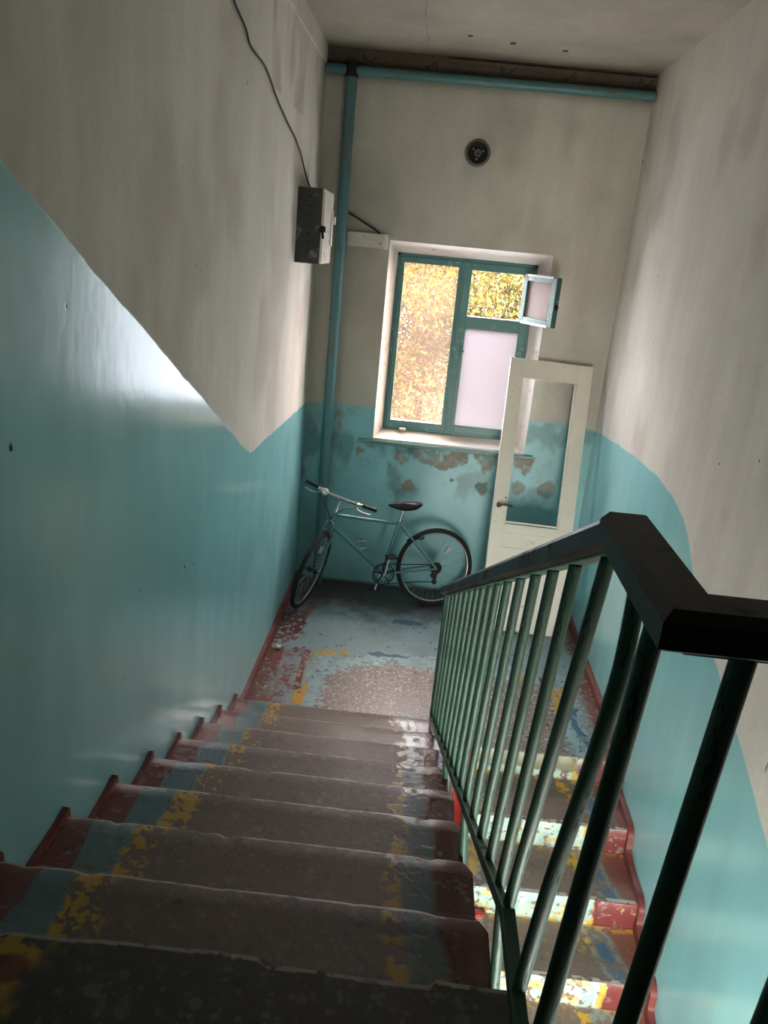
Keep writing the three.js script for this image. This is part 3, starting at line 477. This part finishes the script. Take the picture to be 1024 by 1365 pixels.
tag(obj('cable', tube([[0.245, 3.075, 0.04], [0.30, 3.05, 0.016], [0.38, 3.01, 0.014], [0.45, 2.975, 0.016], [0.50, 2.944, 0.02]], 0.008, 40, 8), M.wire), 'short black cable slanting onto the white cable duct', 'cable');
{ // bare lamp base high on the window wall
  const o = thing('wall_lamp', 'round dark lamp base without its cover high on the window wall', 'lamp', [1.178, 3.578, 0]);
  const turn = g => { g.rotateX(Math.PI / 2); return g; };
  part('base', [turn(lathe([[0, 0], [0.092, 0], [0.096, 0.012], [0.088, 0.024], [0.078, 0.026], [0.074, 0.016], [0.05, 0.014], [0, 0.014]]))], M.porcelain, o);
  part('gasket', [turn(lathe([[0.052, 0.012], [0.076, 0.014], [0.076, 0.034], [0.068, 0.036], [0.062, 0.026], [0.052, 0.02]]))], M.black, o);
  part('reflector', [turn(lathe([[0, 0.012], [0.056, 0.014], [0.062, 0.024], [0.05, 0.02], [0, 0.018]]))], M.darkMetal, o);
  part('socket', [turn(lathe([[0, 0.014], [0.026, 0.014], [0.026, 0.05], [0.02, 0.054], [0.014, 0.05], [0.014, 0.03], [0, 0.03]], 20))], M.porcelain, o);
  for (const a of [0.4, 2.5, 4.6]) part('screw', [(() => { const g = turn(lathe([[0, 0], [0.008, 0], [0.007, 0.004], [0, 0.006]], 12)); g.translate(0.042 * Math.cos(a), 0.042 * Math.sin(a), 0.018); return g; })()], M.alloy, o);
}
for (const [x, z, s, a] of [[1.305, 0.56, 0.03, 0.3], [1.02, 0.66, 0.016, 1.2], [1.66, 0.48, 0.02, 2.2]]) { // flakes where the ceiling plaster has come away
  const P = []; const r = rng(Math.round(x * 100)); for (let i = 0; i < 7; i++) { const t = a + i / 7 * 6.283, q = s * (0.6 + 0.7 * r()); P.push([x + q * Math.cos(t), z + 0.8 * q * Math.sin(t)]); }
  tag(obj('plaster_flake', boxUV(prism(P, CEIL - 0.006, CEIL - 0.0005, (p, q, t) => [p, t, q])), M.beam), x === 1.305 ? 'largest grey flake hanging from the ceiling plaster' : x < 1.3 ? 'small grey ceiling flake left of the largest one' : 'thin grey ceiling flake right of the largest one', 'plaster flake', 'loose flakes on the ceiling');
}

// ---------------------------------------------------------------- door leaning by the window
{
  const o = thing('door_leaf', 'white unhung door leaf with an empty upper opening leaning beside the window', 'door', [1.924, 0.004, 0.672]);
  o.rotation.order = 'YXZ'; o.rotation.set(-Math.asin(0.625 / 2.185), 0.035, -0.026);
  const W = 0.330, H = 2.185, T = 0.02, f = (x0, x1, y0, y1, t = T, r = 0.004) => bx(x0, x1, y0, y1, -t, t, r);
  part('stile', f(-W, -W + 0.105, 0, H), M.door, o); part('stile', f(W - 0.115, W, 0, H), M.door, o);
  part('top_rail', f(-W + 0.103, W - 0.113, H - 0.135, H), M.door, o); part('lock_rail', f(-W + 0.103, W - 0.113, 0.79, 0.862), M.door, o);
  part('middle_rail', f(-W + 0.103, W - 0.113, 0.60, 0.675), M.door, o); part('bottom_rail', f(-W + 0.103, W - 0.113, 0, 0.19), M.door, o);
  part('panel', f(-W + 0.10, W - 0.11, 0.67, 0.80, 0.012, 0.002), M.door, o); part('panel', f(-W + 0.10, W - 0.11, 0.18, 0.61, 0.012, 0.002), M.door, o);
  for (const y of [0.876, 0.225, 0.255, 0.285]) part('moulding', f(-W + 0.104, W - 0.114, y - 0.007, y + 0.007, y > 0.5 ? 0.022 : 0.0165, 0.003), M.door, o);
  part('moulding', [f(-W + 0.103, -W + 0.116, 0.862, H - 0.135, 0.016, 0.003), f(W - 0.128, W - 0.114, 0.862, H - 0.135, 0.016, 0.003), f(-W + 0.103, W - 0.114, H - 0.15, H - 0.134, 0.022, 0.003)], M.door, o);
  const h = part('handle', [bx(-W + 0.028, -W + 0.062, 0.985, 1.02, 0.018, 0.03, 0.01), tube([[-W + 0.045, 1.003, 0.025], [-W + 0.045, 1.003, 0.06], [-W + 0.07, 1.010, 0.066], [-W + 0.11, 1.010, 0.066], [-W + 0.15, 0.996, 0.062]], 0.010, 30, 10)], M.bronze, o, { label: 'dark bronze lever handle' });
  part('keyhole', [bx(-W + 0.09, -W + 0.10, 1.06, 1.075, 0.018, 0.021)], M.black, o);
}

// ---------------------------------------------------------------- bicycle
{
  const o = thing('bicycle', 'grey-blue bicycle with a steered front wheel leaning in the window corner', 'bicycle');
  const F = new THREE.Vector3(-1.026, 0, 0.32).normalize(), N = new THREE.Vector3(-F.z, 0, F.x).normalize(); if (N.z > 0) N.negate();
  const lean = 8 * Math.PI / 180, U = new THREE.Vector3(0, Math.cos(lean), 0).addScaledVector(N, Math.sin(lean)).normalize(), S = F.clone().cross(U);
  const P0 = new THREE.Vector3(1.222, 0, 0.304);
  o.applyMatrix4(new THREE.Matrix4().makeBasis(F, U, S).setPosition(P0)); // local: x forward, y up, z to the rider's right (towards the camera is -z when S points to the wall)
  const RH = [0, 0.33, 0], BB = [0.455, 0.285, 0], ST = [0.325, 0.735, 0], HT = [0.868, 0.805, 0], HB = [0.918, 0.665, 0], CAM = S.z > 0 ? 1 : -1; // CAM: side that faces the camera
  const off = (p, z) => [p[0], p[1], z];
  part('frame', [bar(BB, ST, 0.0145, 14), bar([0.337, 0.70, 0], [0.872, 0.775, 0], 0.0135, 14), bar(BB, [0.908, 0.695, 0], 0.0165, 14), bar(HB, HT, 0.0185, 16), bar(off(RH, 0.062), off([0.33, 0.705, 0], 0.016), 0.008, 10), bar(off(RH, -0.062), off([0.33, 0.705, 0], -0.016), 0.008, 10), bar(off(RH, 0.062), off(BB, 0.03), 0.0095, 10), bar(off(RH, -0.062), off(BB, -0.03), 0.0095, 10), bar(off(BB, -0.036), off(BB, 0.036), 0.021, 16)], M.bike, o);
  const post = part('seat_post', [bar([0.33, 0.72, 0], [0.300, 0.832, 0], 0.012, 12), bar([0.331, 0.722, 0], [0.326, 0.742, 0], 0.019, 14)], M.chrome, o);
  { // saddle: long nose, wide back
    const g = new THREE.SphereGeometry(1, 28, 16), p = g.attributes.position;
    for (let i = 0; i < p.count; i++) { const x = p.getX(i), y = p.getY(i), z = p.getZ(i), w = 0.028 + 0.052 * sstep(0.45, -0.7, x); p.setXYZ(i, 0.288 + x * 0.148, 0.862 + y * (y > 0 ? 0.030 : 0.052) * (1 - 0.35 * sstep(0, 1, x)) + 0.008 * sstep(-0.4, -1, x), z * w); }
    g.computeVertexNormals(); part('saddle', [g, bar([0.23, 0.835, 0.02], [0.35, 0.835, 0.012], 0.004), bar([0.23, 0.835, -0.02], [0.35, 0.835, -0.012], 0.004)], M.black, o);
  }
  function wheel(parent, c, name) {
    const g = new THREE.TorusGeometry(0.308, 0.008, 8, 60); const rim = new THREE.TorusGeometry(0.298, 0.011, 8, 60); rim.scale(1, 1, 0.9);
    const w = part('wheel', [rim], M.alloy, parent); w.position.set(...c);
    part('tyre', [new THREE.TorusGeometry(0.3165, 0.0195, 12, 72)], M.rubber, w);
    part('hub', [bar([0, 0, -0.05], [0, 0, 0.05], 0.013, 14), bar([0, 0, -0.03], [0, 0, -0.024], 0.026, 16), bar([0, 0, 0.024], [0, 0, 0.03], 0.026, 16), bar([0, 0, -0.07], [0, 0, 0.07], 0.005, 8)], M.darkMetal, w);
    const sp = []; for (let i = 0; i < 36; i++) { const a = i / 36 * 6.2832, s = i % 2 ? 1 : -1, b = a + (i % 4 < 2 ? 0.9 : -0.9); sp.push(bar([0.024 * Math.cos(b), 0.024 * Math.sin(b), 0.027 * s], [0.292 * Math.cos(a), 0.292 * Math.sin(a), 0], 0.0013, 5)); }
    part('spokes', sp, M.alloy, w, { kind: 'stuff' });
    part('reflector', [bx(0.15, 0.21, -0.014, 0.014, -0.012, 0.012, 0.003)], M.cream, w).rotation.z = 2.2;
    return w;
  }
  wheel(o, RH);
  // steered front end, turned about the head tube
  const ax = new THREE.Vector3(HT[0] - HB[0], HT[1] - HB[1], 0).normalize(), steer = new THREE.Matrix4().makeTranslation(...HB).multiply(new THREE.Matrix4().makeRotationAxis(ax, 1.08 * (CAM > 0 ? -1 : 1))).multiply(new THREE.Matrix4().makeTranslation(-HB[0], -HB[1], 0));
  const st = (name, g, m, parent = o, ud) => { g = merged(g).clone(); g.applyMatrix4(steer); return part(name, g, m, parent, ud); };
  const FH = [1.075, 0.33, 0], crown = [0.930, 0.632, 0];
  const fork = st('fork', [bar(crown, [0.915, 0.672, 0], 0.017, 12), beam([0.930, 0.635, -0.052], [0.930, 0.635, 0.052], 0.03, 0.03, [1, 0, 0], 0.006), tube([[0.932, 0.632, 0.048], [1.0, 0.45, 0.05], [1.045, 0.36, 0.05], off(FH, 0.05)], 0.010, 20, 10), tube([[0.932, 0.632, -0.048], [1.0, 0.45, -0.05], [1.045, 0.36, -0.05], off(FH, -0.05)], 0.010, 20, 10)], M.bike);
  const fw = wheel(o, FH); fw.applyMatrix4(steer);
  const top = [HT[0] - 0.040, HT[1] + 0.115, 0];
  st('stem', [bar(HT, top, 0.011, 12), bar([top[0], top[1], 0], [top[0] + 0.055, top[1] + 0.012, 0], 0.012, 12), bar([HT[0] + 0.003, HT[1] - 0.008, 0], [HT[0] - 0.006, HT[1] + 0.018, 0], 0.021, 14), bar([top[0] + 0.055, top[1] + 0.012, -0.025], [top[0] + 0.055, top[1] + 0.012, 0.025], 0.017, 14)], M.chrome);
  const hb = [top[0] + 0.055, top[1] + 0.012];
  const hand = st('handlebar', [tube([[hb[0] - 0.03, hb[1] + 0.01, -0.30], [hb[0] - 0.012, hb[1] + 0.004, -0.15], [hb[0], hb[1], 0], [hb[0] - 0.012, hb[1] + 0.004, 0.15], [hb[0] - 0.03, hb[1] + 0.01, 0.30]], 0.013, 50, 12)], M.chrome);
  for (const s of [-1, 1]) {
    st('grip', [bar([hb[0] - 0.019, hb[1] + 0.006, 0.195 * s], [hb[0] - 0.031, hb[1] + 0.0105, 0.315 * s], 0.0165, 14)], M.black, hand);
    st('brake_lever', [tube([[hb[0] - 0.01, hb[1] + 0.002, 0.165 * s], [hb[0] + 0.035, hb[1] - 0.012, 0.175 * s], [hb[0] + 0.045, hb[1] - 0.02, 0.22 * s], [hb[0] + 0.030, hb[1] - 0.018, 0.29 * s]], 0.006, 24, 8), bx(hb[0] - 0.025, hb[0] + 0.02, hb[1] - 0.012, hb[1] + 0.018, s > 0 ? 0.15 : -0.18, s > 0 ? 0.18 : -0.15, 0.006)], M.alloy, hand);
  }
  st('shifter', [(() => { const g = new THREE.TorusGeometry(0.019, 0.011, 10, 24); g.rotateY(Math.PI / 2); g.translate(hb[0] + 0.016, hb[1] + 0.008, -0.125 * CAM); return g; })()], M.white, hand);
  st('brake_cable', [tube([[hb[0] + 0.03, hb[1] - 0.01, 0.16], [hb[0] + 0.09, hb[1] - 0.03, 0.10], [hb[0] + 0.10, hb[1] - 0.12, 0.02], [0.965, 0.72, 0.0], [0.96, 0.68, 0.02]], 0.0032, 40, 6), tube([[hb[0] + 0.03, hb[1] - 0.01, -0.16], [hb[0] + 0.12, hb[1] - 0.03, -0.08], [hb[0] + 0.11, hb[1] - 0.16, 0], [0.92, 0.72, -0.02]], 0.0032, 40, 6)], M.black, hand);
  const brake = (x, y, a, f) => { const g = [tube([[-0.045, 0, 0.034], [0.01, 0.012, 0.036], [0.05, 0.045, 0.03], [0.075, 0.05, 0.0]], 0.006, 20, 8), tube([[-0.045, 0, -0.034], [0.01, 0.012, -0.036], [0.05, 0.045, -0.03], [0.075, 0.05, 0.0]], 0.006, 20, 8), bx(-0.06, 0.0, -0.008, 0.008, 0.022, 0.034, 0.003), bx(-0.06, 0.0, -0.008, 0.008, -0.034, -0.022, 0.003)]; const m = merged(g).clone(); m.rotateZ(a); m.translate(x, y, 0); return m; };
  st('brake', brake(0.955, 0.655, 1.1), M.alloy, fork); part('brake', brake(0.20, 0.585, 2.5), M.darkMetal, o);
  // cranks and drive on the side that faces out of the corner
  const cz = 0.052 * CAM; const ca = 1.80;
  const ring = part('chainring', [new THREE.TorusGeometry(0.088, 0.006, 8, 48).translate(BB[0], BB[1], cz * 0.8), new THREE.TorusGeometry(0.070, 0.004, 8, 48).translate(BB[0], BB[1], cz * 0.62), ...[0, 1, 2, 3, 4].map(i => { const a = i * 1.2566 + 0.3; return bar([BB[0], BB[1], cz * 0.8], [BB[0] + 0.086 * Math.cos(a), BB[1] + 0.086 * Math.sin(a), cz * 0.8], 0.006, 8); })], M.darkMetal, o);
  for (const s of [1, -1]) {
    const a = s > 0 ? ca : ca + Math.PI, z = (s > 0 ? 0.068 : -0.068) * CAM, e = [BB[0] + 0.17 * Math.cos(a), BB[1] + 0.17 * Math.sin(a), z];
    const c = part('crank_arm', [beam([BB[0], BB[1], z], e, 0.032, 0.016, [0, 0, 1], 0.005), bar([BB[0], BB[1], 0], [BB[0], BB[1], z * 1.15], 0.012, 12)], M.alloy, o);
    part('pedal', [bx(e[0] - 0.045, e[0] + 0.045, e[1] - 0.012, e[1] + 0.012, Math.min(z + 0.012 * Math.sign(z), z + 0.1 * Math.sign(z)), Math.max(z + 0.012 * Math.sign(z), z + 0.1 * Math.sign(z)), 0.006)], M.black, c);
  }
  part('chain', [tube([[BB[0], BB[1] + 0.088, cz * 0.8], [0.2, 0.365, cz * 0.9], [0, 0.368, cz * 0.9]], 0.0042, 20, 6)], M.darkMetal, o);
  part('chain', [tube([[BB[0], BB[1] - 0.088, cz * 0.8], [0.2, 0.215, cz * 0.9], [0.01, 0.215, cz * 0.95]], 0.0042, 20, 6)], M.darkMetal, o);
  part('sprocket', [0.052, 0.044, 0.036].map((r, i) => bar([0, 0.33, (0.040 - i * 0 + i * 0.006) * CAM], [0, 0.33, (0.043 + i * 0.006) * CAM], r, 24)), M.darkMetal, o);
  part('derailleur', [beam([0.0, 0.31, 0.055 * CAM], [0.02, 0.20, 0.052 * CAM], 0.03, 0.014, [1, 0, 0], 0.004), bar([0.012, 0.215, 0.045 * CAM], [0.012, 0.215, 0.058 * CAM], 0.022, 16), bar([0.03, 0.27, 0.045 * CAM], [0.03, 0.27, 0.058 * CAM], 0.020, 16)], M.darkMetal, o);
  part('bottle_cage', [tube([[0.62, 0.47, 0.0], [0.60, 0.52, 0.03 * CAM], [0.63, 0.565, 0.035 * CAM], [0.70, 0.545, 0.02 * CAM], [0.69, 0.52, 0.0]], 0.004, 30, 6), tube([[0.66, 0.49, 0], [0.585, 0.50, -0.03 * CAM], [0.61, 0.56, -0.035 * CAM], [0.66, 0.57, 0]], 0.004, 30, 6)], M.chrome, o);
}

// ---------------------------------------------------------------- small litter on the floor
tag(obj('paper_scrap', [(() => { const g = new THREE.IcosahedronGeometry(0.02, 1); const p = g.attributes.position; for (let i = 0; i < p.count; i++) { const k = 0.6 + 0.8 * vn(p.getX(i) * 120 + 5, p.getY(i) * 120 + p.getZ(i) * 80); p.setXYZ(i, p.getX(i) * k, p.getY(i) * k * 0.8, p.getZ(i) * k * 1.3); } g.computeVertexNormals(); g.translate(0.100, 0.016, 1.37); return g; })()], M.white), 'tiny white paper scrap on the red painted edge left of the landing', 'litter');
{
  const o = thing('pipe_ring', 'small red pipe ring low beside the lower steps at the flight edge', 'pipe ring', [1.535, -3 * RISE + 0.012, 3.15]);
  const g = new THREE.TorusGeometry(0.032, 0.009, 10, 30); g.rotateX(1.2); g.translate(0, 0.016, 0); part('ring', g, M.red, o); part('plug', [bar([0, 0, 0], [0, 0.014, 0.004], 0.026, 20)], new THREE.MeshStandardMaterial({ color: 0xc86a60, roughness: 0.5 }), o);
}

// ---------------------------------------------------------------- outside: autumn trees behind the house
{
  const LEAF = 0.22; // darkens all leaf colours so the daylit crowns do not blow out
  const leafGeo = (() => { const s = new THREE.Shape(); s.moveTo(0, -0.5); s.quadraticCurveTo(0.42, -0.1, 0, 0.55); s.quadraticCurveTo(-0.42, -0.1, 0, -0.5); const g = new THREE.ShapeGeometry(s, 4); const p = g.attributes.position; for (let i = 0; i < p.count; i++) p.setZ(i, 0.22 * p.getX(i) * p.getX(i) * 3 - 0.1 * p.getY(i) * p.getY(i)); g.computeVertexNormals(); return g; })();
  const leafMat = new THREE.MeshPhysicalMaterial({ color: 0xffffff, roughness: 0.95, transmission: 0.35, thickness: 0, side: THREE.DoubleSide });
  const bark = paint([92, 74, 66], 0.95, 61, 0.3, [128, 112, 104], 0.3, 120, 0.006);
  function tree(label, x, z, h, spread, nLeaf, size, cols, seed, low) {
    const r = rng(seed), o = thing('autumn_tree', label, 'tree', [x, LOW - 0.26, z], 'autumn trees behind the house'), limbs = [], tips = [];
    const grow = (p, d, L, rad, lev) => {
      const q = p.clone().addScaledVector(d, L); limbs.push(tube([p.toArray(), p.clone().lerp(q, 0.5).add(new THREE.Vector3((r() - 0.5) * L * 0.15, 0, (r() - 0.5) * L * 0.15)).toArray(), q.toArray()], rad, 5, 6)); tips.push(q, p.clone().lerp(q, 0.6));
      if (lev > 0) for (let i = 0; i < 3 + (lev > 2 ? 1 : 0); i++) { const e = d.clone().multiplyScalar(0.55).add(new THREE.Vector3((r() - 0.5) * 1.7, 0.25 + (r() - 0.5) * 1.1, (r() - 0.5) * 1.7)).normalize(); grow(p.clone().lerp(q, 0.45 + 0.55 * r()), e, L * (0.6 + 0.2 * r()), rad * 0.55, lev - 1); }
    };
    grow(new THREE.Vector3(), new THREE.Vector3(0, 1, 0), h * 0.42, 0.09, 4);
    part('branches', limbs, bark, o, { label: 'bare brown trunk and branches' });
    const im = new THREE.InstancedMesh(leafGeo, leafMat, nLeaf), m = new THREE.Matrix4(), c = new THREE.Color(), E = new THREE.Euler(), Q = new THREE.Quaternion();
    for (let i = 0; i < nLeaf; i++) {
      let p; if (i % 3) { const t = tips[Math.floor(r() * tips.length)]; p = t.clone().add(new THREE.Vector3(r() + r() - 1, r() + r() - 1, r() + r() - 1).multiplyScalar(0.42)); } else { const a = r() * 6.283, q = Math.sqrt(r()) * spread; p = new THREE.Vector3(q * Math.cos(a), low + r() * (h - low), q * Math.sin(a)); }
      if (p.y < 0.1) p.y = 0.1 + r() * 0.5;
      E.set(r() * 6.283, r() * 6.283, r() * 6.283); const s = size * (0.6 + 0.8 * r()); m.compose(p, Q.setFromEuler(E), new THREE.Vector3(s, s, s)); im.setMatrixAt(i, m);
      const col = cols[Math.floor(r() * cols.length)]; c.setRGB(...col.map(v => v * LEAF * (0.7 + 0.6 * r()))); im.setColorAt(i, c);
    }
    im.name = 'foliage'; im.userData.kind = 'stuff'; im.castShadow = im.receiveShadow = true; o.add(im);
  }
  const yellow = [[0.95, 0.62, 0.04], [1.0, 0.74, 0.10], [0.80, 0.66, 0.08], [0.85, 0.48, 0.04], [0.55, 0.56, 0.06]], tan = [[0.66, 0.44, 0.18], [0.60, 0.38, 0.20], [0.72, 0.50, 0.16], [0.50, 0.30, 0.18], [0.70, 0.50, 0.36]];
  tree('golden yellow tree seen through the open vent', 2.3, -7.5, 5.6, 2.2, 42000, 0.075, yellow, 5, 1.0);
  tree('tan leaved tree with bare twigs behind the left pane', -0.2, -6.8, 5.4, 2.0, 26000, 0.07, tan, 9, 0.2);
  tree('tan and yellow tree standing farther back behind the left pane', 0.9, -10.5, 5.6, 2.8, 42000, 0.085, [...tan, ...yellow], 13, 0.2);
  tree('yellow tree far to the right beyond the window', 5.2, -9.0, 5.4, 2.6, 20000, 0.09, yellow, 17, 0.5);
  tree('tan tree far to the left beyond the window', -3.6, -8.6, 5.4, 2.6, 20000, 0.09, tan, 21, 0.5);
}
renderer.render(scene, camera);
